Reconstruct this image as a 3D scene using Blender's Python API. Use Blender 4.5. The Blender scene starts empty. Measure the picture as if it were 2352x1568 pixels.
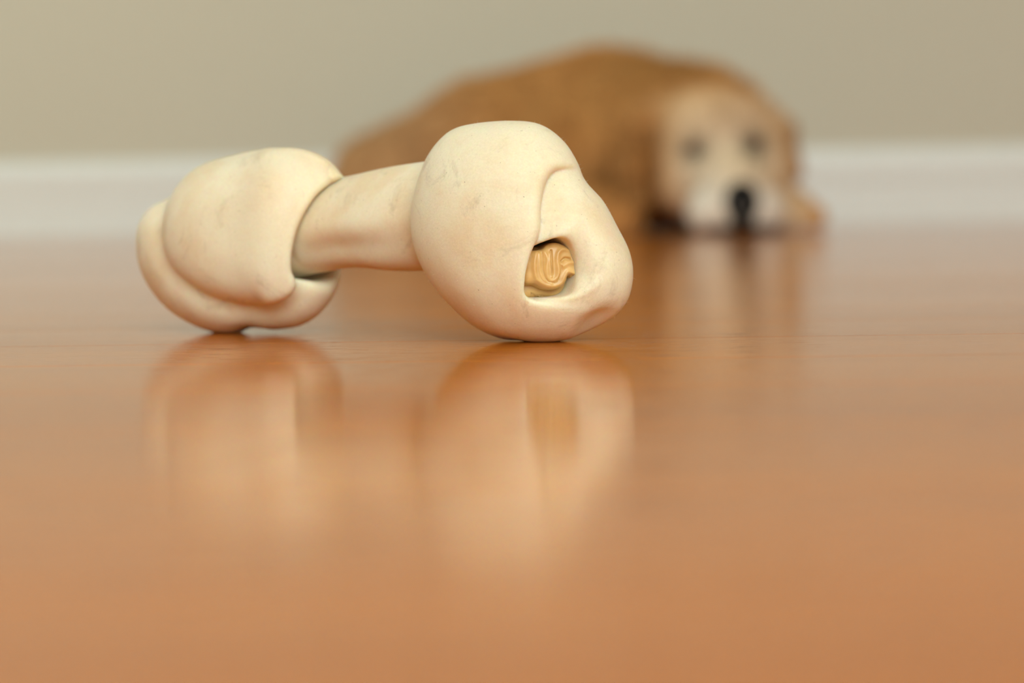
import bpy, math, random
import numpy as np
from mathutils import Matrix, Vector

random.seed(7)
rng = np.random.default_rng(7)
scene = bpy.context.scene
C = scene.collection

# ------------------------------------------------------------------ camera
FPX = 5297.0                      # focal length in pixels of a 2352 x 1568 frame (50 mm on a 22.2 mm sensor)
CAM_H = 0.040
PITCH, ROLL = math.radians(3.36), math.radians(-0.95)
CAM_M = (Matrix.Translation((0, 0, CAM_H)) @ Matrix.Rotation(math.pi / 2 - PITCH, 4, 'X')
         @ Matrix.Rotation(ROLL, 4, 'Z'))
cd = bpy.data.cameras.new('camera'); cam = bpy.data.objects.new('camera', cd); C.objects.link(cam)
cam.matrix_world = CAM_M
cd.sensor_width = 22.2; cd.lens = 50.0; cd.clip_start = 0.01
cd.dof.use_dof = True; cd.dof.focus_distance = 0.655; cd.dof.aperture_fstop = 5.3
scene.camera = cam

# ------------------------------------------------------------------ world, lights, exposure
w = bpy.data.worlds.new('daylight'); scene.world = w; w.use_nodes = True
w.node_tree.nodes['Background'].inputs[0].default_value = (0.75, 0.86, 1.0, 1)
w.node_tree.nodes['Background'].inputs[1].default_value = 1.0
scene.view_settings.view_transform = 'Standard'
scene.view_settings.look = 'None'
scene.view_settings.exposure = 0.12
scene.view_settings.gamma = 1.0
scene.view_settings.use_curve_mapping = False
ROOM_YAW = math.radians(-3.5)     # wall and planks run slightly nearer on the right
RX0, RX1, RY0, RY1, RZ = -2.7, 2.7, -2.6, 3.98, 2.5
ROOM = Matrix.Rotation(ROOM_YAW, 4, 'Z')


def area(name, loc, target, sx, sy, power, col):
    ld = bpy.data.lights.new(name, 'AREA'); ld.shape = 'RECTANGLE'; ld.size = sx; ld.size_y = sy
    ld.energy = power; ld.color = col
    o = bpy.data.objects.new(name, ld); C.objects.link(o)
    d = Vector(target) - Vector(loc)
    o.matrix_world = ROOM @ (Matrix.Translation(loc) @ d.to_track_quat('-Z', 'Y').to_matrix().to_4x4())
    return o


area('window_rear_offscreen', (0.7, -2.52, 1.45), (0.7, 0, 1.45), 2.0, 1.5, 105, (0.87, 1.0, 0.96))
area('window_left_offscreen', (-2.62, 2.4, 1.4), (0, 2.4, 1.4), 1.5, 1.4, 24, (0.77, 1.0, 0.88))


def P(u, v, Y):
    """world point seen at photo pixel (u, v) on the plane y = Y"""
    d = CAM_M.to_3x3() @ Vector(((u - 1176) / FPX, -(v - 784) / FPX, -1))
    return Vector((0, 0, CAM_H)) + d * (Y / d.y)


# ------------------------------------------------------------------ helpers
def mesh_obj(name, verts, faces, mat, parent=None, smooth=False):
    me = bpy.data.meshes.new(name)
    me.from_pydata([tuple(map(float, p)) for p in verts], [], [tuple(map(int, f)) for f in faces])
    me.update()
    if smooth: me.polygons.foreach_set('use_smooth', [True] * len(me.polygons))
    if mat: me.materials.append(mat)
    o = bpy.data.objects.new(name, me); C.objects.link(o)
    if parent: o.parent = parent
    return o


def box(x0, x1, y0, y1, z0, z1):
    v = [(x, y, z) for x in (x0, x1) for y in (y0, y1) for z in (z0, z1)]
    f = [(0, 1, 3, 2), (4, 6, 7, 5), (0, 4, 5, 1), (2, 3, 7, 6), (0, 2, 6, 4), (1, 5, 7, 3)]
    return v, f


def merge(*parts):
    V, F = [], []
    for v, f in parts:
        n = len(V); V += list(v); F += [tuple(i + n for i in q) for q in f]
    return V, F


def struct(o, label=None, cat=None):
    o['kind'] = 'structure'
    if label: o['label'] = label
    if cat: o['category'] = cat
    return o


class Nodes:
    def __init__(self, name):
        self.m = bpy.data.materials.new(name); self.m.use_nodes = True
        self.t = self.m.node_tree; self.b = self.t.nodes['Principled BSDF']

    def n(self, kind, **kw):
        x = self.t.nodes.new(kind)
        for k, v in kw.items():
            if k in x.inputs.keys(): x.inputs[k].default_value = v
            else: setattr(x, k, v)
        return x

    def l(self, a, b): self.t.links.new(a, b)

    def ramp(self, src, stops):
        r = self.n('ShaderNodeValToRGB'); e = r.color_ramp.elements
        while len(e) < len(stops): e.new(0.5)
        for q, (p, c) in zip(e, stops): q.position = p; q.color = (*c, 1) if len(c) == 3 else c
        self.l(src, r.inputs[0]); return r

    def mix(self, fac, a, b, mode='MIX'):
        x = self.n('ShaderNodeMix'); x.data_type = 'RGBA'; x.blend_type = mode
        for s, i in ((fac, 0), (a, 6), (b, 7)):
            if hasattr(s, 'links'): self.l(s, x.inputs[i])
            else: x.inputs[i].default_value = s if i == 0 else (*s, 1)
        return x.outputs[2]


def simple(name, col, rough=0.5, bump=0.0, scale=200):
    k = Nodes(name); k.b.inputs['Base Color'].default_value = (*col, 1); k.b.inputs['Roughness'].default_value = rough
    tc = k.n('ShaderNodeTexCoord'); no = k.n('ShaderNodeTexNoise', Scale=scale, Detail=3.0)
    k.l(tc.outputs['Object'], no.inputs['Vector'])
    if bump:
        bp = k.n('ShaderNodeBump', Strength=bump, Distance=0.001); k.l(no.outputs[0], bp.inputs['Height'])
        k.l(bp.outputs[0], k.b.inputs['Normal'])
    r = k.ramp(no.outputs[0], [(0.3, tuple(c * 0.96 for c in col)), (0.7, tuple(min(1, c * 1.03) for c in col))])
    k.l(r.outputs[0], k.b.inputs['Base Color'])
    return k.m


# ------------------------------------------------------------------ materials
M = {}
M['wall'] = simple('wall_paint', (0.66, 0.62, 0.515), 0.7, 0.15, 300)
M['ceiling'] = simple('ceiling_paint', (0.82, 0.81, 0.78), 0.8, 0.1, 200)
M['trim'] = simple('white_trim_paint', (0.87, 0.88, 0.87), 0.4, 0.05, 60)
M['subfloor'] = simple('subfloor', (0.10, 0.035, 0.01), 0.8)
M['nose'] = simple('dog_nose', (0.006, 0.005, 0.005), 0.5, 0.4, 400)
M['nose'].node_tree.nodes['Principled BSDF'].inputs['Specular IOR Level'].default_value = 0.2
M['eye'] = simple('dog_eye', (0.022, 0.014, 0.009), 0.12)
M['glass'] = simple('window_glass', (0.8, 0.85, 0.85), 0.05)
kk = M['glass'].node_tree.nodes['Principled BSDF']; kk.inputs['Transmission Weight'].default_value = 1.0


def wood():
    k = Nodes('varnished_plank')
    tc = k.n('ShaderNodeTexCoord'); oi = k.n('ShaderNodeObjectInfo')
    cmb = k.n('ShaderNodeCombineXYZ'); mu = k.n('ShaderNodeMath', operation='MULTIPLY'); mu.inputs[1].default_value = 37.0
    k.l(oi.outputs['Random'], mu.inputs[0])
    for i in range(3): k.l(mu.outputs[0], cmb.inputs[i])
    ad = k.n('ShaderNodeVectorMath', operation='ADD'); k.l(tc.outputs['Object'], ad.inputs[0]); k.l(cmb.outputs[0], ad.inputs[1])
    mp = k.n('ShaderNodeMapping'); mp.inputs['Scale'].default_value = (1.0, 28.0, 28.0); k.l(ad.outputs[0], mp.inputs['Vector'])
    n1 = k.n('ShaderNodeTexNoise', Scale=2.2, Detail=6.0, Roughness=0.6, Distortion=0.6); k.l(mp.outputs[0], n1.inputs['Vector'])
    mp2 = k.n('ShaderNodeMapping'); mp2.inputs['Scale'].default_value = (14.0, 900.0, 900.0); k.l(ad.outputs[0], mp2.inputs['Vector'])
    n2 = k.n('ShaderNodeTexNoise', Scale=1.0, Detail=3.0, Roughness=0.6); k.l(mp2.outputs[0], n2.inputs['Vector'])
    base = k.ramp(n1.outputs[0], [(0.25, (0.50, 0.132, 0.005)), (0.5, (0.625, 0.176, 0.007)), (0.75, (0.71, 0.213, 0.010))])
    pore = k.ramp(n2.outputs[0], [(0.33, (0.45, 0.36, 0.30)), (0.45, (1, 1, 1))])
    c1 = k.mix(0.6, base.outputs[0], pore.outputs[0], 'MULTIPLY')
    mp4 = k.n('ShaderNodeMapping'); mp4.inputs['Scale'].default_value = (70.0, 420.0, 420.0); k.l(ad.outputs[0], mp4.inputs['Vector'])
    n4 = k.n('ShaderNodeTexNoise', Scale=1.0, Detail=3.0, Roughness=0.7); k.l(mp4.outputs[0], n4.inputs['Vector'])
    dash = k.ramp(n4.outputs[0], [(0.33, (0.35, 0.25, 0.2)), (0.43, (1, 1, 1))])
    c1 = k.mix(0.8, c1, dash.outputs[0], 'MULTIPLY')
    tint = k.ramp(oi.outputs['Random'], [(0.0, (0.90, 0.86, 0.86)), (1.0, (1.08, 1.10, 1.10))])
    c2 = k.mix(1.0, c1, tint.outputs[0], 'MULTIPLY')
    k.l(c2, k.b.inputs['Base Color'])
    mp3 = k.n('ShaderNodeMapping'); mp3.inputs['Scale'].default_value = (0.35, 6.0, 1.0); k.l(ad.outputs[0], mp3.inputs['Vector'])
    n3 = k.n('ShaderNodeTexNoise', Scale=2.0, Detail=4.0); k.l(mp3.outputs[0], n3.inputs['Vector'])
    rr = k.ramp(n3.outputs[0], [(0.3, (0.075,) * 3), (0.7, (0.115,) * 3)])
    k.l(rr.outputs[0], k.b.inputs['Roughness'])
    k.b.inputs['IOR'].default_value = 1.38; k.b.distribution = 'GGX'
    bp = k.n('ShaderNodeBump', Strength=0.10, Distance=0.0002); k.l(n2.outputs[0], bp.inputs['Height'])
    bp2 = k.n('ShaderNodeBump', Strength=0.08, Distance=0.002); k.l(n3.outputs[0], bp2.inputs['Height']); k.l(bp.outputs[0], bp2.inputs['Normal'])
    bp3 = k.n('ShaderNodeBump', Strength=0.12, Distance=0.0003); k.l(dash.outputs[0], bp3.inputs['Height']); k.l(bp2.outputs[0], bp3.inputs['Normal'])
    k.l(bp3.outputs[0], k.b.inputs['Normal'])
    return k.m


M['wood'] = wood()


def hide(name='rawhide'):
    k = Nodes(name)
    tc = k.n('ShaderNodeTexCoord')
    def noise(scale, detail=4.0, rough=0.55, dist=0.0):
        n = k.n('ShaderNodeTexNoise', Scale=scale, Detail=detail, Roughness=rough, Distortion=dist)
        k.l(tc.outputs['Object'], n.inputs['Vector']); return n.outputs[0]
    base = k.ramp(noise(38, 5, 0.6, 0.4), [(0.36, (0.80, 0.655, 0.445)), (0.5, (0.84, 0.745, 0.55)),
                                       (0.64, (0.85, 0.785, 0.60))])
    pink = k.ramp(noise(24, 4, 0.6, 0.8), [(0.55, (0, 0, 0)), (0.72, (1, 1, 1))])
    mp = k.n('ShaderNodeMath', operation='MULTIPLY'); mp.inputs[1].default_value = 0.45; k.l(pink.outputs[0], mp.inputs[0])
    c = k.mix(mp.outputs[0], base.outputs[0], (0.81, 0.625, 0.46))
    smudge = k.ramp(noise(55, 8, 0.72, 1.2), [(0.56, (0, 0, 0)), (0.70, (1, 1, 1))])
    ms = k.n('ShaderNodeMath', operation='MULTIPLY'); ms.inputs[1].default_value = 0.42; k.l(smudge.outputs[0], ms.inputs[0])
    c = k.mix(ms.outputs[0], c, (0.42, 0.32, 0.20))
    spk = k.ramp(noise(900, 2, 0.5), [(0.735, (0, 0, 0)), (0.76, (1, 1, 1))])
    msk = k.n('ShaderNodeMath', operation='MULTIPLY'); msk.inputs[1].default_value = 0.5; k.l(spk.outputs[0], msk.inputs[0])
    c = k.mix(msk.outputs[0], c, (0.25, 0.16, 0.09))
    fine = k.ramp(noise(1500, 3, 0.6), [(0.3, (0.95, 0.945, 0.93)), (0.7, (1.03, 1.03, 1.04))])
    c = k.mix(1.0, c, fine.outputs[0], 'MULTIPLY')
    k.l(c, k.b.inputs['Base Color'])
    k.b.inputs['Roughness'].default_value = 0.56
    k.b.inputs['Specular IOR Level'].default_value = 0.35
    k.b.inputs['Subsurface Weight'].default_value = 0.7
    k.b.inputs['Subsurface Radius'].default_value = (1.0, 0.42, 0.12)
    k.b.inputs['Subsurface Scale'].default_value = 0.006
    b1 = k.n('ShaderNodeBump', Strength=0.20, Distance=0.00025); k.l(noise(1700, 3, 0.6), b1.inputs['Height'])
    b2 = k.n('ShaderNodeBump', Strength=0.22, Distance=0.0012); k.l(noise(110, 4, 0.55), b2.inputs['Height']); k.l(b1.outputs[0], b2.inputs['Normal'])
    k.l(b2.outputs[0], k.b.inputs['Normal'])
    return k.m


M['hide'] = hide()


def roll_mat():
    k = Nodes('rawhide_cut_end')
    tc = k.n('ShaderNodeTexCoord'); no = k.n('ShaderNodeTexNoise', Scale=350.0, Detail=4.0); k.l(tc.outputs['Object'], no.inputs['Vector'])
    r = k.ramp(no.outputs[0], [(0.3, (0.62, 0.36, 0.12)), (0.7, (0.74, 0.47, 0.18))])
    k.l(r.outputs[0], k.b.inputs['Base Color']); k.b.inputs['Roughness'].default_value = 0.38
    k.b.inputs['Subsurface Weight'].default_value = 0.4; k.b.inputs['Subsurface Radius'].default_value = (1, 0.45, 0.15)
    k.b.inputs['Subsurface Scale'].default_value = 0.002
    return k.m


M['roll'] = roll_mat()


def fur_mat():
    k = Nodes('dog_fur')
    at = k.n('ShaderNodeAttribute', attribute_name='coat')
    tc = k.n('ShaderNodeTexCoord'); no = k.n('ShaderNodeTexNoise', Scale=90.0, Detail=4.0); k.l(tc.outputs['Object'], no.inputs['Vector'])
    r = k.ramp(no.outputs[0], [(0.3, (0.82, 0.80, 0.78)), (0.7, (1.12, 1.12, 1.12))])
    c = k.mix(1.0, at.outputs['Color'], r.outputs[0], 'MULTIPLY')
    k.l(c, k.b.inputs['Base Color']); k.b.inputs['Roughness'].default_value = 0.65
    k.b.inputs['Specular IOR Level'].default_value = 0.25
    return k.m


M['fur'] = fur_mat()

# ------------------------------------------------------------------ the room
def in_room(o): o.matrix_world = ROOM @ o.matrix_world; return o


T = 0.12
floor = struct(in_room(mesh_obj('floor', *box(RX0 - T, RX1 + T, RY0 - T, RY1 + T, -0.06, -0.016), M['subfloor'])),
               'glossy orange-brown hardwood floor of long planks', 'floor')
back = struct(in_room(mesh_obj('wall_back', *box(RX0 - T, RX1 + T, RY1, RY1 + T, -0.016, RZ), M['wall'])),
              'plain beige painted wall behind the dog', 'wall')


def wall_with_hole(axis, p0, p1, a0, a1, h0, h1, z0, z1):
    """wall slab spanning a0..a1 along its run with an opening h0..h1 x z0..z1"""
    r = []
    for (q0, q1, c0, c1) in ((a0, h0, -0.016, RZ), (h1, a1, -0.016, RZ), (h0, h1, -0.016, z0), (h0, h1, z1, RZ)):
        r.append(box(p0, p1, q0, q1, c0, c1) if axis == 'x' else box(q0, q1, p0, p1, c0, c1))
    return merge(*r)


struct(in_room(mesh_obj('wall_left', *wall_with_hole('x', RX0 - T, RX0, RY0, RY1, 1.6, 3.2, 0.65, 2.15), M['wall'])), 'beige side wall with a window', 'wall')
struct(in_room(mesh_obj('wall_right', *box(RX1, RX1 + T, RY0, RY1, -0.016, RZ), M['wall'])), 'plain beige side wall', 'wall')
struct(in_room(mesh_obj('wall_front', *wall_with_hole('y', RY0 - T, RY0, RX0 - T, RX1 + T, -0.35, 1.75, 0.65, 2.25), M['wall'])), 'beige wall with a wide window', 'wall')
struct(in_room(mesh_obj('ceiling', *box(RX0 - T, RX1 + T, RY0 - T, RY1 + T, RZ, RZ + 0.08), M['ceiling'])), 'white painted ceiling', 'ceiling')


def window(name, axis, p, h0, h1, z0, z1, label):
    fr = []
    b = 0.06
    for q0, q1, c0, c1 in ((h0, h1, z0, z0 + b), (h0, h1, z1 - b, z1), (h0, h0 + b, z0, z1), (h1 - b, h1, z0, z1),
                           ((h0 + h1) / 2 - 0.025, (h0 + h1) / 2 + 0.025, z0, z1)):
        fr.append(box(p - 0.11, p - 0.06, q0, q1, c0, c1) if axis == 'x' else box(q0, q1, p - 0.11, p - 0.06, c0, c1))
    o = struct(in_room(mesh_obj(name, *merge(*fr), M['trim'])), label, 'window')
    g = box(p - 0.088, p - 0.083, h0 + 0.01, h1 - 0.01, z0 + 0.01, z1 - 0.01) if axis == 'x' else box(h0 + 0.01, h1 - 0.01, p - 0.088, p - 0.083, z0 + 0.01, z1 - 0.01)
    mesh_obj('pane', *g, M['glass'], o)


window('window_1', 'y', RY0, -0.35, 1.75, 0.65, 2.25, 'wide white framed window')
window('window_2', 'x', RX0, 1.6, 3.2, 0.65, 2.15, 'white framed side window')

# baseboards: a moulded profile (depth from the wall, height)
BB = [(0, 0), (0.019, 0), (0.019, 0.012), (0.016, 0.020), (0.014, 0.024), (0.014, 0.058), (0.0125, 0.063), (0.0105, 0.068),
      (0.0125, 0.074), (0.0132, 0.082), (0.0135, 0.100), (0.0125, 0.108), (0.009, 0.114), (0.0075, 0.121), (0.0045, 0.128), (0, 0.131)]


def baseboard(name, a, b, nrm, label):
    V, F = [], []
    n = len(BB)
    for q in (a, b):
        for d, z in BB: V.append((q[0] + nrm[0] * d, q[1] + nrm[1] * d, z))
    for i in range(n): F.append((i, (i + 1) % n, n + (i + 1) % n, n + i))
    F += [tuple(range(n)), tuple(range(2 * n - 1, n - 1, -1))]
    return struct(in_room(mesh_obj(name, V, F, M['trim'])), label, 'baseboard')


baseboard('baseboard_back', (RX0, RY1), (RX1, RY1), (0, -1), 'white moulded baseboard along the beige wall behind the dog')
baseboard('baseboard_left', (RX0, RY0), (RX0, RY1 - 0.02), (1, 0), 'white moulded baseboard along the side wall with window')
baseboard('baseboard_right', (RX1, RY0), (RX1, RY1 - 0.02), (-1, 0), 'white moulded baseboard along the plain side wall')

# planks: rows run along the wall; each plank a bevelled board
PW, GAP, BEV = 0.090, 0.0003, 0.0003


def plank_mesh(L, W):
    x, y = L / 2 - GAP / 2, W / 2 - GAP / 2
    V, F = [], []
    for (ix, iz) in ((0, -0.016), (0, -BEV), (BEV, 0.0)):
        V += [(-x + ix, -y + ix, iz), (x - ix, -y + ix, iz), (x - ix, y - ix, iz), (-x + ix, y - ix, iz)]
    for r in (0, 4):
        for i in range(4): F.append((r + i, r + (i + 1) % 4, r + 4 + (i + 1) % 4, r + 4 + i))
    F.append((8, 9, 10, 11)); F.append((3, 2, 1, 0))
    return V, F


ROW0 = 0.597 - 7 * PW                   # a seam falls 0.597 m from the camera
cache = {}
rows = []
y = ROW0
while y < RY1 - 1e-4: rows.append((y, min(y + PW, RY1))); y += PW
for y0, y1 in rows:
    x = RX0 - random.uniform(0.0, 1.0)
    while x < RX1:
        L = random.choice((1.1, 1.3, 1.5, 1.7))
        if y0 < 1.3 and abs(x + L) < 0.45: L += 0.9              # near the bone the boards run through
        xa, xb = max(x, RX0), min(x + L, RX1)
        if xb - xa < 0.25: xb = min(xa + 0.25, RX1)
        key = (round(xb - xa, 3), round(y1 - y0, 4))
        if key not in cache:
            me = bpy.data.meshes.new('plank'); v, f = plank_mesh(*key); me.from_pydata(v, [], f); me.update(); me.materials.append(M['wood']); cache[key] = me
        o = bpy.data.objects.new('plank', cache[key]); C.objects.link(o)
        o.matrix_world = ROOM @ Matrix.Translation(((xa + xb) / 2, (y0 + y1) / 2, 0))
        o.parent = floor; o.matrix_parent_inverse = floor.matrix_world.inverted()
        x = xb
# the boards behind the camera, joined
parts = []
y = RY0
while y < ROW0 - 1e-4:
    y1 = min(y + PW, ROW0); x = RX0
    while x < RX1 - 1e-4:
        L = min(random.choice((1.1, 1.4, 1.7)), RX1 - x)
        v, f = plank_mesh(L, y1 - y); parts.append(([(a + x + L / 2, b + (y + y1) / 2, c) for a, b, c in v], f)); x += L
    y = y1
rest = in_room(mesh_obj('plank_field', *merge(*parts), M['wood'])); rest['kind'] = 'stuff'
rest.parent = floor; rest.matrix_parent_inverse = floor.matrix_world.inverted()


# ------------------------------------------------------------------ implicit surfaces
def surface_nets(Fv, org, h):
    s = Fv < 0
    nx, ny, nz = Fv.shape
    acc = np.zeros((nx - 1, ny - 1, nz - 1, 3), np.float32); cnt = np.zeros((nx - 1, ny - 1, nz - 1), np.float32)
    cn = [(i, j, k) for i in (0, 1) for j in (0, 1) for k in (0, 1)]
    sl = lambda c: tuple(slice(a, (n - 1) + a) for a, n in zip(c, (nx, ny, nz)))
    for a in cn:
        for ax in range(3):
            if a[ax]: continue
            b = list(a); b[ax] = 1; b = tuple(b)
            fa, fb = Fv[sl(a)], Fv[sl(b)]
            m = (fa < 0) != (fb < 0)
            t = np.where(m, fa / np.where(m, fa - fb, 1), 0)
            for q in range(3):
                acc[..., q] += np.where(m, (t if q == ax else a[q]), 0)
            cnt += m
    cell = cnt > 0
    idx = np.full(cell.shape, -1, np.int64); ii = np.argwhere(cell); idx[cell] = np.arange(len(ii))
    V = (ii + acc[cell] / cnt[cell][:, None]) * h + np.asarray(org)
    quads = []
    for ax in range(3):
        sa = [slice(None)] * 3; sb = [slice(None)] * 3
        sa[ax] = slice(0, -1); sb[ax] = slice(1, None)
        A, B = s[tuple(sa)], s[tuple(sb)]
        e = np.argwhere(A != B); o1, o2 = (ax + 1) % 3, (ax + 2) % 3
        e = e[(e[:, o1] > 0) & (e[:, o2] > 0)]
        e = e[(e[:, o1] < Fv.shape[o1] - 1) & (e[:, o2] < Fv.shape[o2] - 1)]
        def at(d1, d2):
            q = e.copy(); q[:, o1] -= d1; q[:, o2] -= d2
            return idx[q[:, 0], q[:, 1], q[:, 2]]
        Q = np.stack([at(1, 1), at(0, 1), at(0, 0), at(1, 0)], 1)
        flip = ~A[e[:, 0], e[:, 1], e[:, 2]]
        Q[flip] = Q[flip][:, ::-1]
        quads.append(Q)
    Q = np.concatenate(quads)
    return V, Q[(Q >= 0).all(1)]


def relax(V, Q, it, lam=0.5):
    n = len(V)
    for k in range(it):
        S = np.zeros((n, 3)); c = np.zeros(n)
        for a, b in ((0, 1), (1, 2), (2, 3), (3, 0)):
            np.add.at(S, Q[:, a], V[Q[:, b]]); np.add.at(c, Q[:, a], 1)
            np.add.at(S, Q[:, b], V[Q[:, a]]); np.add.at(c, Q[:, b], 1)
        V = V + (lam if k % 2 == 0 else -lam * 1.04) * (S / c[:, None] - V)
    return V


def np_mesh(name, V, Q, mat, parent=None):
    me = bpy.data.meshes.new(name)
    V = np.asarray(V, np.float32); Q = np.asarray(Q, np.int32); k = Q.shape[1]
    me.vertices.add(len(V)); me.vertices.foreach_set('co', V.ravel())
    me.loops.add(Q.size); me.loops.foreach_set('vertex_index', Q.ravel())
    me.polygons.add(len(Q)); me.polygons.foreach_set('loop_start', np.arange(0, Q.size, k, dtype=np.int32))
    me.polygons.foreach_set('use_smooth', np.ones(len(Q), bool))
    me.update(); me.validate(); me.materials.append(mat)
    o = bpy.data.objects.new(name, me); C.objects.link(o)
    if parent: o.parent = parent
    return o


def smin(a, b, k):
    h = np.clip(0.5 + 0.5 * (b - a) / k, 0, 1); return b * (1 - h) + a * h - k * h * (1 - h)


def smax(a, b, k): return -smin(-a, -b, k)


def sstep(a, b, x):
    t = np.clip((x - a) / (b - a), 0, 1); return t * t * (3 - 2 * t)


def spline(pts, n=8, closed=True):
    p = np.asarray(pts, float); out = []
    N = len(p)
    for i in range(N if closed else N - 1):
        g = (lambda j: p[j % N]) if closed else (lambda j: p[min(max(j, 0), N - 1)])
        p0, p1, p2, p3 = g(i - 1), g(i), g(i + 1), g(i + 2)
        for t in np.arange(n) / n:
            out.append(0.5 * ((2 * p1) + (-p0 + p2) * t + (2 * p0 - 5 * p1 + 4 * p2 - p3) * t * t + (-p0 + 3 * p1 - 3 * p2 + p3) * t ** 3))
    if not closed: out.append(p[-1])
    return np.array(out)


def polydist(px, pz, poly, closed=True):
    d = np.full(px.shape, 1e9)
    N = len(poly); inside = np.zeros(px.shape, bool)
    for i in range(N if closed else N - 1):
        a, b = poly[i], poly[(i + 1) % N]
        ab = b - a; L = max(ab @ ab, 1e-12)
        t = np.clip(((px - a[0]) * ab[0] + (pz - a[1]) * ab[1]) / L, 0, 1)
        d = np.minimum(d, np.hypot(px - a[0] - t * ab[0], pz - a[1] - t * ab[1]))
        if closed and a[1] != b[1]:
            c = (a[1] > pz) != (b[1] > pz)
            inside ^= c & (px < (b[0] - a[0]) * (pz - a[1]) / (b[1] - a[1]) + a[0])
    return np.where(inside, -d, d) if closed else d


def inflate(px, pz, poly, h):
    """puff an outline up: returns u with u = 0 on the outline and sqrt(u) the half thickness"""
    sd = polydist(px, pz, poly); ins = sd < 0
    u = np.where(ins, -sd * 20, 0.0); rhs = 4 * h * h
    for _ in range(5000):
        a = np.zeros_like(u)
        a[1:-1, 1:-1] = (u[:-2, 1:-1] + u[2:, 1:-1] + u[1:-1, :-2] + u[1:-1, 2:] + rhs) / 4
        u = np.where(ins, a, 0)
    q = np.where(sd < -1.5 * h, u / np.maximum(-sd, h), 0); wgt = (sd < -1.5 * h).astype(float)
    for _ in range(60):                                      # carry the ratio past the outline
        qn = np.zeros_like(q); wn = np.zeros_like(q)
        for dx in (-1, 0, 1):
            for dz in (-1, 0, 1):
                qn += np.roll(np.roll(q * wgt, dx, 0), dz, 1); wn += np.roll(np.roll(wgt, dx, 0), dz, 1)
        fill = (wgt == 0) & (wn > 0)
        q = np.where(fill, qn / np.maximum(wn, 1), q); wgt = np.where(fill, 1.0, wgt)
    for _ in range(2):
        q = (q + np.roll(q, 1, 0) + np.roll(q, -1, 0) + np.roll(q, 1, 1) + np.roll(q, -1, 1)) / 5
    deep = sstep(3.0, 6.0, -sd)
    return -sd * q * (1 - deep) + u * deep


def puff(Y, u, kt, yc, h):
    gx, gz = np.gradient(u, h)
    g2 = (kt ** 4 * (gx ** 2 + gz ** 2))[:, None, :]
    dy = Y - yc[:, None, :]
    return (dy * dy - kt * kt * u[:, None, :]) / np.sqrt(4 * dy * dy + g2 + 64.0)


# ------------------------------------------------------------------ the rawhide bone (all lengths in millimetres below)
YR, YL = 0.681, 0.757
bone = bpy.data.objects.new('rawhide_bone', None); C.objects.link(bone)
bone['label'] = 'cream knotted rawhide chew bone lying on the glossy wooden floor'
bone['category'] = 'dog chew'
CR, CL = P(1200, 533, YR), P(560, 552, YL)
bone.location = (CR.x, CR.y, 0)
bone.empty_display_size = 0.03


def to_local(pts, c, Y, slope=0.0):
    if slope:                                                # outline on a plane turned with the bone
        out = []
        for u, v in pts:
            p = P(u, v, Y)
            for _ in range(3): p = P(u, v, Y + slope * (p.x - c.x))
            out.append(((p.x - c.x) * 1000, (p.z - c.z) * 1000))
        return np.array(out)
    return np.array([((p.x - c.x) * 1000, (p.z - c.z) * 1000) for p in (P(u, v, Y) for u, v in pts)])


def world(V, c): return V / 1000 + np.array((c.x, c.y, c.z)) - np.array(bone.location)


def grid(n, h):
    a = (np.arange(n) - (n - 1) / 2) * h
    return a


H = 0.55
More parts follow.
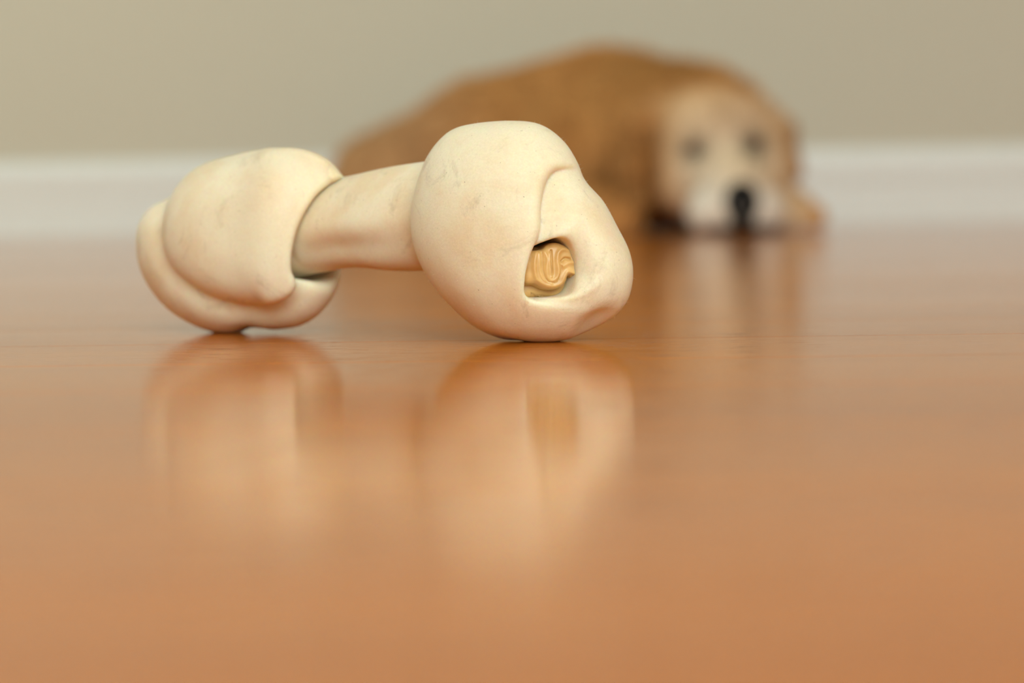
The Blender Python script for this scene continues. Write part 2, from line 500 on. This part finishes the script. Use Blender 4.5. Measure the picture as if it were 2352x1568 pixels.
# --- knot with the open end
def knot_front():
    a = grid(136, H); X, Z = np.meshgrid(a, a, indexing='ij'); Y = a[None, :, None]
    out = spline(to_local([(945, 480), (962, 405), (990, 345), (1035, 300), (1095, 283), (1180, 278), (1245, 288), (1298, 328), (1333, 385), (1350, 420),
                           (1388, 462), (1420, 520), (1447, 575), (1456, 628), (1446, 680), (1415, 722), (1380, 746), (1340, 765), (1295, 781), (1245, 787),
                           (1195, 783), (1148, 779), (1090, 750), (1040, 708), (998, 660), (965, 605), (946, 545)], CR, YR, -0.20))
    u = inflate(X, Z, out, H)
    yc = -0.20 * X
    K = puff(Y, u, 0.93, yc, H)
    YF = YR - 0.024
    # the wrapped band: everything left of its lip, and the roll that continues under the hole
    band = spline(to_local([(1345, 405), (1318, 392), (1288, 389), (1268, 398), (1253, 425), (1244, 470), (1241, 530), (1228, 570), (1217, 610), (1216, 645), (1223, 680),
                            (1270, 690), (1340, 690), (1420, 690), (1480, 660), (1520, 800), (1250, 860), (900, 800), (880, 480), (950, 240), (1200, 220), (1370, 300)],
                           CR, YF), 6)
    rb = polydist(X, Z, band)
    lp = spline(to_local([(1350, 418), (1388, 462), (1420, 520), (1447, 575), (1456, 628), (1446, 680), (1415, 722), (1380, 746), (1340, 765), (1290, 778), (1235, 772),
                          (1160, 735), (1110, 660), (1095, 560), (1115, 460), (1165, 385), (1235, 350), (1305, 365)], CR, YR, -0.20))
    loop = smax(puff(Y, inflate(X, Z, lp, H), 0.98, -0.20 * X - 0.5, H), K + (1.4 * sstep(7, 1, X))[:, None, :], 1.0)
    bnd = smax(K, rb[:, None, :] + 0 * Y, 3.6)
    # soft ridge beside the lip
    body = smin(bnd, loop, 0.7)
    # fold line under the tube above the hole, dimple low on the right, dent underneath
    def dent(x, yv, z, r, d):
        nonlocal body
        q = np.exp(-(((X - x) ** 2 + (Z - z) ** 2)[:, None, :] + (Y - yv) ** 2) / (r * r)); body = body + d * q
    p = to_local([(1372, 742), (1345, 752), (1150, 788), (1000, 600), (1120, 500), (1330, 590), (1180, 300), (1060, 660)], CR, YR)
    dent(p[0][0], -15, p[0][1] - 0.5, 5.0, 4.0); dent(p[1][0], -10, p[1][1], 4.0, 1.2); dent(p[2][0], -4, p[2][1], 5, 1.2)
    dent(p[4][0], -28, p[4][1], 13, 1.0); dent(p[6][0], -14, p[6][1], 9, -0.7); dent(p[7][0], -20, p[7][1], 10, -0.8)
    # hole, leaning with the bone's axis
    hp = spline(to_local([(1217, 610), (1230, 572), (1262, 553), (1297, 545), (1325, 563), (1342, 606), (1341, 645), (1322, 676), (1270, 684), (1222, 679), (1212, 645)], CR, YF), 5)
    yf = -26.0
    sh = 0.42
    XX = X[:, None, :] + sh * (Y - yf); ZZ = np.broadcast_to(Z[:, None, :], XX.shape)
    lo = 300
    xs = np.arange(-60, 60.01, 0.5); zs = np.arange(-40, 40.01, 0.5)
    GX, GZ = np.meshgrid(xs, zs, indexing='ij'); hd = polydist(GX, GZ, hp)
    fx = np.clip((XX - xs[0]) / 0.5, 0, len(xs) - 1.01); fz = np.clip((ZZ - zs[0]) / 0.5, 0, len(zs) - 1.01)
    i, j = fx.astype(int), fz.astype(int); tx, tz = fx - i, fz - j
    hs = hd[i, j] * (1 - tx) * (1 - tz) + hd[i + 1, j] * tx * (1 - tz) + hd[i, j + 1] * (1 - tx) * tz + hd[i + 1, j + 1] * tx * tz
    hole = smax(hs, Y - (yf + 24), 4)
    hx = to_local([(1270, 620)], CR, YF)[0]
    kk = 1.6 + 8.0 * sstep(2, 10, X - hx[0]) * sstep(-9, -1, Z - hx[1])
    body = smax(body, -hole, np.broadcast_to(kk[:, None, :], body.shape))
    V, Q = surface_nets(body, (a[0],) * 3, H)
    V = relax(V, Q, 4)
    return np_mesh('knot', world(V, CR), Q, M['hide'], bone)


knot_a = knot_front()


# --- the far knot
def knot_far():
    a = grid(140, H); X, Z = np.meshgrid(a, a, indexing='ij'); ya = -54.0 + H * np.arange(176); Y = ya[None, :, None]
    out = spline(to_local([(312, 560), (318, 515), (340, 478), (385, 437), (425, 392), (480, 362), (560, 345), (640, 339), (700, 343), (745, 362), (775, 395), (792, 450),
                           (800, 540), (795, 610), (783, 648), (762, 690), (730, 727), (690, 750), (640, 759), (600, 759), (575, 757), (545, 767), (490, 764), (430, 740),
                           (380, 705), (340, 655), (320, 610)], CL, YL, -0.48))
    u = inflate(X, Z, out, H)
    yc = -0.48 * X
    K = puff(Y, u, 0.93, yc, H)
    YF = YL - 0.022
    band = spline(to_local([(372, 500), (382, 448), (415, 398), (465, 366), (555, 343), (640, 337), (700, 341), (746, 362), (778, 398), (784, 412),
                            (752, 420), (712, 447), (683, 485), (662, 530), (652, 580), (653, 618), (662, 640), (665, 660), (652, 682), (622, 697), (580, 700),
                            (530, 693), (480, 676), (430, 645), (392, 605), (374, 555)], CL, YF, -0.6), 6)
    rb = polydist(X, Z, band)
    grow = 3.2 + 2.5 * sstep(0, 16, -rb) + 3.5 * sstep(0, 14, X)
    for _ in range(40): grow = (grow + np.roll(grow, 1, 0) + np.roll(grow, -1, 0) + np.roll(grow, 1, 1) + np.roll(grow, -1, 1)) / 5
    lean = sstep(-4, 10, X)[:, None, :] * 0.34                # the lip on the shaft side is undercut
    XX = X[:, None, :] + lean * (Y + 30.0) + 0 * Y; ZZ = np.broadcast_to(Z[:, None, :], XX.shape)
    fx = np.clip((XX - a[0]) / H, 0, len(a) - 1.01); fz = np.clip((ZZ - a[0]) / H, 0, len(a) - 1.01)
    i, j = fx.astype(int), fz.astype(int); tx, tz = fx - i, fz - j
    rs = rb[i, j] * (1 - tx) * (1 - tz) + rb[i + 1, j] * tx * (1 - tz) + rb[i, j + 1] * (1 - tx) * tz + rb[i + 1, j + 1] * tx * tz
    kb = 8.0 - 4.5 * sstep(6, 12, X)
    bnd = smax(K - grow[:, None, :], rs, np.broadcast_to(kb[:, None, :], rs.shape))
    # only the near side carries the band; the loop closes behind
    loop = K + (2.6 * np.exp(-(np.abs(rb) / 5) ** 2) + 0.3)[:, None, :]
    # the loop stands clear of the shaft where that leaves the knot
    A0 = (np.array(P(690, 528, YL - 0.017)) - np.array((CL.x, CL.y, CL.z))) * 1000; B0 = (np.array(P(985, 493, YR + 0.027)) - np.array((CL.x, CL.y, CL.z))) * 1000
    ab = B0 - A0; A1 = A0 - ab * 0.02
    tt = np.clip(((X[:, None, :] - A1[0]) * ab[0] + (Y - A1[1]) * ab[1] + (Z[:, None, :] - A1[2]) * ab[2]) / (ab @ ab), 0, 1)
    cs = np.sqrt((X[:, None, :] - A1[0] - tt * ab[0]) ** 2 + (Y - A1[1] - tt * ab[1]) ** 2 + (Z[:, None, :] - A1[2] - tt * ab[2]) ** 2) - 16.8
    loop = smax(loop, -cs, 6.0)
    body = smin(bnd, loop, 0.8)
    p = to_local([(575, 775), (690, 655), (500, 520)], CL, YL)
    for (q, yv, r, d) in ((p[0], -6, 4.5, 2.2), (p[2], -36, 12, 0.8)):
        body = body + d * np.exp(-(((X - q[0]) ** 2 + (Z - q[1]) ** 2)[:, None, :] + (Y - yv) ** 2) / (r * r))
    V, Q = surface_nets(body, (a[0], ya[0], a[0]), H)
    V = relax(V, Q, 4)
    return np_mesh('knot', world(V, CL), Q, M['hide'], bone)


knot_b = knot_far()


# --- the rolled shaft between the knots
def shaft():
    n, m = 110, 96
    A = np.array(P(690, 528, YL - 0.017)); B = np.array(P(985, 493, YR + 0.027))
    d = B - A; L = np.linalg.norm(d); d /= L
    up = np.array((0, 0, 1.0)); side = np.cross(d, up); side /= np.linalg.norm(side); up = np.cross(side, d)
    V = []
    for i in range(n):
        t = -0.35 + 1.7 * i / (n - 1)
        r = 0.0150 + 0.0014 * sstep(0.0, 1, np.array(t)) - 0.0010 * math.exp(-((t - 0.42) / 0.25) ** 2)
        c = A + d * (L * t) + up * (0.0004 * math.sin(5 * t))
        for j in range(m):
            th = 2 * math.pi * j / m - math.pi                   # 0 = camera side, pi/2 = up
            q = r * (1 + 0.03 * math.cos(2 * th + 1.0 + t) + 0.02 * math.cos(3 * th + 3 * t))
            # a shallow crease on the near side, low
            thc = -0.62 + 0.10 * t
            q -= 0.0019 * math.exp(-((th - thc) / 0.32) ** 2) * math.exp(-((t - 0.62) / 0.40) ** 2)
            q += 0.0007 * math.exp(-((th - thc - 0.48) / 0.26) ** 2) * math.exp(-((t - 0.62) / 0.40) ** 2)
            q -= 0.0007 * math.exp(-((t - 0.13 - 0.02 * math.sin(th * 3)) / 0.03) ** 2) * math.exp(-((th + 0.35) / 0.5) ** 2)
            V.append(c + side * math.cos(th) * q + up * math.sin(th) * q)
    V = np.array(V)
    Q = [(i * m + j, i * m + (j + 1) % m, (i + 1) * m + (j + 1) % m, (i + 1) * m + j) for i in range(n - 1) for j in range(m)]
    return np_mesh('shaft', V - np.array(bone.location), np.array(Q), M['hide'], bone)


shaft()


# --- cut end of the rolled hide inside the hole
def rolled_end():
    zp = 1 / 4.613
    sc = 1000.0 / 7650.0 * zp                                # zoom pixel -> mm at the hole
    O = (440, 1060)
    cv = lambda pts: np.array([((x - O[0]) * sc, -(y - O[1]) * sc) for x, y in pts])
    main = spline(cv([(85, 900), (215, 890), (290, 880), (340, 838), (430, 815), (540, 850), (650, 940), (710, 1030), (725, 1090), (700, 1165), (640, 1200), (590, 1180), (560, 1165),
                      (530, 1225), (480, 1275), (390, 1295), (290, 1280), (210, 1240), (85, 1200)]), 6)
    low = spline(cv([(80, 880), (300, 850), (560, 860), (640, 1000), (600, 1250), (560, 1330), (470, 1385), (330, 1370), (190, 1375), (80, 1360)]), 6)
    ridges = [
        ([(225, 915), (205, 1000), (200, 1100), (225, 1190), (300, 1250), (400, 1265), (475, 1235), (515, 1165), (545, 1120), (590, 1135), (640, 1150), (680, 1110), (690, 1040), (650, 965), (580, 905), (500, 890), (450, 930), (435, 1010), (445, 1100), (430, 1170), (380, 1205), (335, 1170), (325, 1080), (335, 990), (310, 915)], 24, 0.55),
        ([(362, 930), (360, 1020), (362, 1100), (372, 1165)], 13, 0.35),
        ([(500, 1060), (560, 1030), (620, 1030), (645, 1070)], 22, 0.4),
        ([(255, 930), (250, 1020), (255, 1110), (290, 1195), (375, 1232)], 12, 0.25),
    ]
    valleys = [([(378, 900), (378, 1000), (380, 1110), (378, 1150)], 7, 0.8), ([(485, 1010), (520, 985), (565, 992)], 13, 1.0), ([(555, 1175), (590, 1160), (615, 1190)], 14, 1.2),
               ([(478, 1060), (470, 1130), (440, 1200)], 8, 0.35), ([(285, 920), (282, 1040), (290, 1130), (330, 1210), (390, 1225)], 7, 0.35)]
    h = 0.11; a = np.arange(-12.5, 12.51, h); A, B = np.meshgrid(a, a, indexing='ij')
    dm = polydist(A, B, main); dl = polydist(A, B, low)
    base = np.where(dm < 0, -1.6 * np.exp(dm / 0.55) , 0) - 0.012 * (A ** 2 + B ** 2)
    z = np.full(A.shape, -11.0)
    zl = -5.6 - 2.0 * np.exp(np.minimum(dl, 0) / 0.6)
    z = np.where(dl < 0, zl, z)
    zm = base
    for pts, wd, ht in ridges:
        q = polydist(A, B, spline(cv(pts), 6, False), False); zm = zm + ht * np.exp(-(q / (wd * sc)) ** 2)
    for pts, wd, ht in valleys:
        q = polydist(A, B, spline(cv(pts), 6, False), False); zm = zm - ht * np.exp(-(q / (wd * sc)) ** 2)
    z = np.where(dm < 0, np.maximum(zm, z), z)
    for _ in range(2):
        z = (z * 2 + np.roll(z, 1, 0) + np.roll(z, -1, 0) + np.roll(z, 1, 1) + np.roll(z, -1, 1)) / 6
    keep = np.hypot(A, B) < 12.4
    n = len(a); ids = np.arange(n * n).reshape(n, n)
    c = np.array(P(1186 + O[0] * zp, 381 + O[1] * zp, YR - 0.0205))
    nrm = np.array((0.22, -0.97, 0.06)); nrm /= np.linalg.norm(nrm)
    right = np.cross((0, 0, 1.0), -nrm) * -1; right /= np.linalg.norm(right)
    if right[0] < 0: right = -right
    up = np.cross(right, -nrm); up = up if up[2] > 0 else -up
    pos = lambda A_, B_, z_: c + (np.asarray(A_)[..., None] * right + np.asarray(B_)[..., None] * up + np.asarray(z_)[..., None] * nrm) / 1000
    V = pos(A, B, z).reshape(-1, 3)
    Q = np.stack([ids[:-1, :-1], ids[1:, :-1], ids[1:, 1:], ids[:-1, 1:]], -1).reshape(-1, 4)
    ok = keep.reshape(-1)[Q].all(1) & ((z.reshape(-1)[Q] > -10.6).any(1)); Q = Q[ok]
    used = np.unique(Q); mp = np.full(n * n, -1); mp[used] = np.arange(len(used))
    o = np_mesh('rolled_end', V[used] - np.array(bone.location), mp[Q], M['roll'], knot_a)
    o['label'] = 'amber cut end of the rolled hide inside the knot'
    # frayed fibres round the lower rim
    FV, FF = [], []
    rim = spline(cv([(200, 1310), (260, 1335), (330, 1352), (420, 1368), (480, 1362), (530, 1330), (560, 1290)]), 10, False)
    for p in rim:
        for _ in range(2):
            q = p + rng.normal(0, 0.12, 2); dv = np.array((rng.normal(0.15, 0.35), -1.0)); ln = rng.uniform(0.4, 1.1)
            e = q + dv * ln; wv = 0.06; zb = -5.6
            n0 = len(FV)
            FV += [pos(q[0] - wv, q[1], zb), pos(q[0] + wv, q[1], zb), pos(q[0], q[1], zb + 0.15), pos(e[0], e[1], zb + 0.6)]
            FF += [(n0, n0 + 1, n0 + 3), (n0 + 1, n0 + 2, n0 + 3), (n0 + 2, n0, n0 + 3)]
    f = mesh_obj('frayed_fibres', [v - np.array(bone.location) for v in FV], FF, M['roll'], knot_a); f['kind'] = 'stuff'


rolled_end()

# --- stray fibres standing off the hide
def fuzz(o, n):
    me = o.data; k = len(me.vertices)
    co = np.empty(k * 3, np.float32); me.vertices.foreach_get('co', co); co = co.reshape(-1, 3)
    no = np.empty(k * 3, np.float32); me.vertices.foreach_get('normal', no); no = no.reshape(-1, 3)
    i = rng.integers(0, k, n); p, nn = co[i], no[i]
    ok = p[:, 2] > 0.006; p, nn = p[ok], nn[ok]; n = len(p)
    d = nn * 0.5 + rng.normal(0, 0.6, (n, 3)); d /= np.linalg.norm(d, axis=1)[:, None]
    d = np.where(((d * nn).sum(1) < 0.15)[:, None], nn, d)
    sv = np.cross(d, rng.normal(0, 1, (n, 3))); sv /= np.linalg.norm(sv, axis=1)[:, None]; tv = np.cross(d, sv)
    ln = rng.uniform(0.0004, 0.0013, n)[:, None]; w = 0.00004
    V = np.stack([p + sv * w, p - sv * 0.5 * w + tv * 0.87 * w, p - sv * 0.5 * w - tv * 0.87 * w, p + d * ln], 1).reshape(-1, 3)
    b = np.arange(n) * 4
    f = np_mesh('stray_fibres', V, np.concatenate([np.stack([b + x, b + y, b + 3], 1) for x, y in ((0, 1), (1, 2), (2, 0))]), M['hide'], o)
    f['kind'] = 'stuff'


fuzz(knot_a, 700); fuzz(knot_b, 500)

# ------------------------------------------------------------------ the dog (metres)
DOG0 = np.array((0.10, 3.35, 0.0))
dog = bpy.data.objects.new('dog', None); C.objects.link(dog); dog.location = DOG0
dog['label'] = 'golden long-haired dog lying with its pale muzzle on the floor by the wall'
dog['category'] = 'dog'


def build_dog():
    h = 0.005
    lo = np.array((-0.48, 2.80, -0.006)); hi = np.array((0.50, 3.92, 0.30))
    n = np.ceil((hi - lo) / h).astype(int) + 1
    X, Y, Z = [lo[i] + np.arange(n[i], dtype=np.float32) * h for i in range(3)]
    X, Y, Z = X[:, None, None], Y[None, :, None], Z[None, None, :]

    def cap(a, b, ra, rb, sq=(1, 1, 1)):
        a, b = np.array(a, np.float32), np.array(b, np.float32); ab = b - a; L = float(ab @ ab) + 1e-9
        t = np.clip(((X - a[0]) * ab[0] + (Y - a[1]) * ab[1] + (Z - a[2]) * ab[2]) / L, 0, 1)
        d = np.sqrt(((X - a[0] - t * ab[0]) / sq[0]) ** 2 + ((Y - a[1] - t * ab[1]) / sq[1]) ** 2 + ((Z - a[2] - t * ab[2]) / sq[2]) ** 2)
        return d - (ra + (rb - ra) * t)

    def ell(c, r):
        q = np.sqrt(((X - c[0]) / r[0]) ** 2 + ((Y - c[1]) / r[1]) ** 2 + ((Z - c[2]) / r[2]) ** 2)
        return (q - 1) * min(r)

    b = cap((0.13, 3.38, 0.135), (-0.03, 3.55, 0.120), 0.128, 0.112)                     # rib cage
    b = smin(b, cap((-0.03, 3.55, 0.118), (-0.20, 3.70, 0.078), 0.108, 0.082), 0.03)     # loin to rump
    b = smin(b, ell((0.245, 3.28, 0.115), (0.125, 0.13, 0.118)), 0.05)                    # far shoulder
    b = smin(b, cap((0.16, 3.33, 0.145), (0.245, 3.14, 0.115), 0.105, 0.082), 0.04)      # neck
    b = smin(b, ell((-0.165, 3.62, 0.065), (0.11, 0.09, 0.075)), 0.03)                    # near thigh
    b = smin(b, cap((-0.10, 3.56, 0.035), (-0.16, 3.46, 0.022), 0.034, 0.024), 0.02)     # hind foot
    b = smin(b, cap((-0.16, 3.46, 0.022), (-0.08, 3.42, 0.022), 0.024, 0.026), 0.015)
    tl = smin(cap((-0.26, 3.74, 0.06), (-0.34, 3.66, 0.035), 0.035, 0.032), cap((-0.34, 3.66, 0.033), (-0.36, 3.50, 0.022), 0.032, 0.016), 0.02)
    b = smin(b, tl, 0.03)
    b = smin(b, ell((0.09, 3.26, 0.09), (0.085, 0.10, 0.09)), 0.03)                       # near shoulder
    b = smin(b, cap((0.08, 3.22, 0.035), (0.125, 3.00, 0.026), 0.036, 0.028), 0.02)      # near foreleg
    b = smin(b, cap((0.30, 3.22, 0.040), (0.372, 3.02, 0.026), 0.042, 0.028), 0.02)      # far foreleg
    # head
    hd = ell((0.268, 3.045, 0.112), (0.080, 0.085, 0.078))
    hd = smin(hd, ell((0.270, 3.01, 0.140), (0.055, 0.055, 0.044)), 0.03)                 # brow
    hd = smin(hd, cap((0.272, 2.985, 0.082), (0.288, 2.905, 0.046), 0.050, 0.034), 0.025)  # muzzle
    hd = smin(hd, ell((0.256, 2.915, 0.030), (0.031, 0.040, 0.030)), 0.015)               # flews
    hd = smin(hd, ell((0.317, 2.915, 0.030), (0.030, 0.040, 0.030)), 0.015)
    hd = smin(hd, ell((0.285, 2.945, 0.022), (0.042, 0.060, 0.022)), 0.02)                # chin
    hd = smin(hd, ell((0.226, 3.02, 0.075), (0.040, 0.055, 0.052)), 0.02)                 # cheeks
    hd = smin(hd, ell((0.325, 3.02, 0.078), (0.040, 0.055, 0.055)), 0.02)
    for ex, ez in ((0.237, 0.107), (0.3147, 0.113)):                                     # eye sockets
        hd = smax(hd, -ell((ex, 2.945, ez), (0.017, 0.020, 0.012)), 0.012)
    b = smin(b, hd, 0.025)
    b = smax(b, -ell((0.145, 3.10, 0.070), (0.026, 0.075, 0.062)), 0.02)                   # hollow behind the ear
    b = smax(b, -ell((0.175, 2.99, 0.012), (0.045, 0.05, 0.018)), 0.012)                 # hollow under the cheek
    # paws with toes
    for cx, cy, ang in ((0.128, 2.985, -0.1), (0.374, 2.99, 0.15)):
        for k in (-1.5, -0.5, 0.5, 1.5):
            tx = cx + k * 0.014; ty = cy - 0.024 + abs(k) * 0.006
            b = smin(b, ell((tx, ty, 0.018), (0.0115, 0.022, 0.018)), 0.006)
    # ears: hanging flaps
    ear = cap((0.204, 3.065, 0.165), (0.176, 3.055, 0.135), 0.014, 0.019, (0.9, 2.0, 1.0))
    ear = smin(ear, cap((0.176, 3.055, 0.135), (0.166, 3.035, 0.085), 0.019, 0.024, (0.75, 1.9, 1.0)), 0.012)
    ear = smin(ear, cap((0.166, 3.035, 0.085), (0.172, 3.015, 0.040), 0.024, 0.012, (0.75, 1.7, 1.0)), 0.012)
    b = smin(b, ear, 0.005)
    ear2 = cap((0.330, 3.07, 0.165), (0.360, 3.06, 0.130), 0.014, 0.018, (0.9, 2.0, 1.0))
    ear2 = smin(ear2, cap((0.360, 3.06, 0.130), (0.366, 3.045, 0.085), 0.018, 0.020, (0.75, 1.9, 1.0)), 0.012)
    ear2 = smin(ear2, cap((0.366, 3.045, 0.085), (0.362, 3.03, 0.055), 0.020, 0.010, (0.75, 1.7, 1.0)), 0.012)
    b = smin(b, ear2, 0.005)
    b = smax(b, -(Z + 0 * X + 0 * Y) + 0.0015, 0.004)                                     # it rests on the floor
    V, Q = surface_nets(b.astype(np.float32), lo, h)
    V = relax(V, Q, 6)
    return V, Q


DV, DQ = build_dog()


def coat(V):
    """fur colour at each point of the dog"""
    x, y, z = V[:, 0], V[:, 1], V[:, 2]
    col = np.tile(np.array((0.68, 0.325, 0.10)), (len(V), 1))

    def blend(c, wgt):
        nonlocal col
        wgt = np.clip(wgt, 0, 1)[:, None]; col = col * (1 - wgt) + np.array(c) * wgt

    def g(cx, cy, cz, r, s=(1, 1, 1)):
        return np.exp(-(((x - cx) / s[0]) ** 2 + ((y - cy) / s[1]) ** 2 + ((z - cz) / s[2]) ** 2) / (r * r))
    blend((0.68, 0.38, 0.18), 0.8 * sstep(0.02, -0.15, x))                      # paler toward the rump
    blend((0.45, 0.22, 0.055), 0.75 * g(0.25, 3.25, 0.2, 0.10))                # darker saddle behind the head
    head = sstep(3.16, 3.0, y) * sstep(0.165, 0.24, x) * sstep(0.41, 0.36, x) * sstep(0.215, 0.15, z)
    blend((0.80, 0.56, 0.34), head)
    blend((0.84, 0.68, 0.52), 1.2 * g(0.275, 2.97, 0.085, 0.055))               # face
    blend((0.88, 0.79, 0.70), 1.3 * g(0.245, 2.90, 0.03, 0.045))                # muzzle
    blend((0.88, 0.79, 0.70), 1.2 * g(0.32, 2.89, 0.03, 0.040))
    blend((0.86, 0.73, 0.52), 1.0 * g(0.30, 2.94, 0.085, 0.03))
    blend((0.42, 0.25, 0.12), 0.8 * g(0.272, 2.97, 0.150, 0.020))               # mark between the brows
    for ex, ez in ((0.237, 0.107), (0.3147, 0.113)):
        blend((0.24, 0.17, 0.11), 1.0 * g(ex, 2.96, ez, 0.022))
    blend((0.42, 0.19, 0.055), 1.2 * g(0.178, 3.02, 0.09, 0.06, (0.5, 1, 1)))   # near ear
    blend((0.42, 0.19, 0.055), 1.2 * g(0.368, 3.05, 0.10, 0.05, (0.4, 1, 1)))     # far ear
    return col


def vertex_normals(V, Q):
    nn = np.cross(V[Q[:, 2]] - V[Q[:, 0]], V[Q[:, 3]] - V[Q[:, 1]]); N = np.zeros_like(V)
    for k in range(4): np.add.at(N, Q[:, k], nn)
    return N / np.maximum(np.linalg.norm(N, axis=1), 1e-12)[:, None]


def set_coat(o, col):
    at = o.data.color_attributes.new('coat', 'FLOAT_COLOR', 'POINT')
    at.data.foreach_set('color', np.concatenate([col, np.ones((len(col), 1))], 1).astype(np.float32).ravel())


body = np_mesh('body', DV - DOG0, DQ, M['fur'], dog)
set_coat(body, coat(DV))


def dog_fur():
    N = vertex_normals(DV, DQ)
    cnt = 70000
    pick = rng.integers(0, len(DV), cnt)
    p = DV[pick] + rng.normal(0, 0.0015, (cnt, 3)); nn = N[pick]
    face = sstep(3.10, 3.0, p[:, 1]) * (p[:, 0] > 0.19)
    keep = (p[:, 2] > 0.006) & ~((face > 0.5) & (np.hypot(p[:, 0] - 0.288, p[:, 2] - 0.045) < 0.022) & (p[:, 1] < 2.9))
    for ex, ez in ((0.237, 0.107), (0.3147, 0.113)):
        keep &= ~((np.hypot(p[:, 0] - ex, p[:, 2] - ez) < 0.013) & (p[:, 1] < 2.99))
    p, nn, face = p[keep], nn[keep], face[keep]; n = len(p)
    flow = np.where((p[:, 1] > 3.1)[:, None], np.array((-0.6, 0.6, -0.55)), np.stack([(p[:, 0] - 0.275) * 6, np.full(n, 0.7), np.full(n, -0.25)], 1))
    flow = flow - (flow * nn).sum(1)[:, None] * nn
    d = nn * 0.20 + flow * 0.9 + rng.normal(0, 0.12, (n, 3)); d /= np.linalg.norm(d, axis=1)[:, None]
    ln = (0.034 - 0.025 * face) * rng.uniform(0.6, 1.2, n)
    sidev = np.cross(d, nn + rng.normal(0, 0.3, (n, 3))); sidev /= np.maximum(np.linalg.norm(sidev, axis=1), 1e-9)[:, None]
    wv = (0.0011 - 0.0004 * face)[:, None] * sidev
    p0 = p - nn * 0.001; p1 = p0 + d * (ln * 0.55)[:, None]; p2 = p1 + (d - nn * 0.25 + np.array((0, 0, -0.15))) * (ln * 0.45)[:, None]
    for q in (p1, p2): q[:, 2] = np.maximum(q[:, 2], 0.0012)
    V = np.stack([p0 - wv, p0 + wv, p1 - wv * 0.8, p1 + wv * 0.8, p2], 1).reshape(-1, 3)
    k = np.arange(n) * 5
    T3 = np.concatenate([np.stack([k, k + 1, k + 3], 1), np.stack([k, k + 3, k + 2], 1), np.stack([k + 2, k + 3, k + 4], 1)])
    o = np_mesh('fur', V - DOG0, T3, M['fur'], dog)
    set_coat(o, np.repeat(coat(p) * rng.uniform(0.85, 1.12, n)[:, None], 5, 0)); o['kind'] = 'stuff'


dog_fur()


def uv_ball(c, r, nu=24, nv=16, f=None):
    V, F = [], []
    for i in range(nv + 1):
        t = math.pi * i / nv
        for j in range(nu):
            s = 2 * math.pi * j / nu
            q = np.array((math.sin(t) * math.cos(s), math.sin(t) * math.sin(s), math.cos(t)))
            if f: q = f(q)
            V.append(np.array(c) + q * np.array(r))
    for i in range(nv):
        for j in range(nu): F.append((i * nu + j, i * nu + (j + 1) % nu, (i + 1) * nu + (j + 1) % nu, (i + 1) * nu + j)[::-1])
    return V, F


for ex, ez in ((0.237, 0.107), (0.3147, 0.113)):
    v, f = uv_ball((ex, 2.972, ez), (0.0125, 0.0125, 0.0110))
    mesh_obj('eye', [q - DOG0 for q in v], f, M['eye'], dog, True)


def nose_shape(q):
    x, y, z = q
    wd = 1.0 if z > 0 else 1.0 - 0.36 * (-z) ** 1.3                        # narrows below
    flat = 0.62 if y < 0 else 1.0                                         # blunt front
    dip = 0.0
    for s in (-1, 1):                                                     # nostrils, opening to the sides
        dip += 0.34 * math.exp(-(((x - s * 0.50) / 0.20) ** 2 + ((z + 0.12) / 0.22) ** 2)) * (1 if y < 0 else 0)
    dip += 0.14 * math.exp(-((x / 0.09) ** 2)) * (1 if (y < 0 and z < 0.15) else 0)
    return np.array((x * wd, y * flat + dip, z - 0.18 * (y if y > 0 else 0)))


v, f = uv_ball((0.289, 2.877, 0.037), (0.0235, 0.026, 0.0300), 44, 32, nose_shape)
mesh_obj('nose', [q - DOG0 for q in v], f, M['nose'], dog, True)


def lips():
    """dark lip line: down from the nose, then back along both flews"""
    V, F = [], []
    for path in ([(0.289, 2.870, 0.026), (0.289, 2.868, 0.018), (0.289, 2.872, 0.008)],
                 [(0.289, 2.870, 0.013), (0.278, 2.870, 0.008), (0.258, 2.877, 0.007), (0.238, 2.895, 0.008)],
                 [(0.289, 2.870, 0.013), (0.300, 2.870, 0.008), (0.320, 2.878, 0.007), (0.340, 2.896, 0.008)]):
        p = np.array([np.array(q) for q in path]); base = len(V); m = 10
        rad = np.linspace(0.0120, 0.0120, len(p)) if len(path) == 3 else np.linspace(0.0045, 0.0020, len(p))
        for q, rr in zip(p, rad):
            for k in range(m):
                t = 2 * math.pi * k / m
                V.append(q + rr * np.array((math.cos(t), math.sin(t), 0)) if len(path) == 3 else q + rr * np.array((0, math.cos(t), math.sin(t))))
        for a in range(len(p) - 1):
            for k in range(m): F.append((base + a * m + k, base + a * m + (k + 1) % m, base + (a + 1) * m + (k + 1) % m, base + (a + 1) * m + k))
        F.append(tuple(base + k for k in range(m))); F.append(tuple(base + (len(p) - 1) * m + k for k in range(m)))
    mesh_obj('lips', [q - DOG0 for q in V], F, M['nose'], dog, True)


lips()
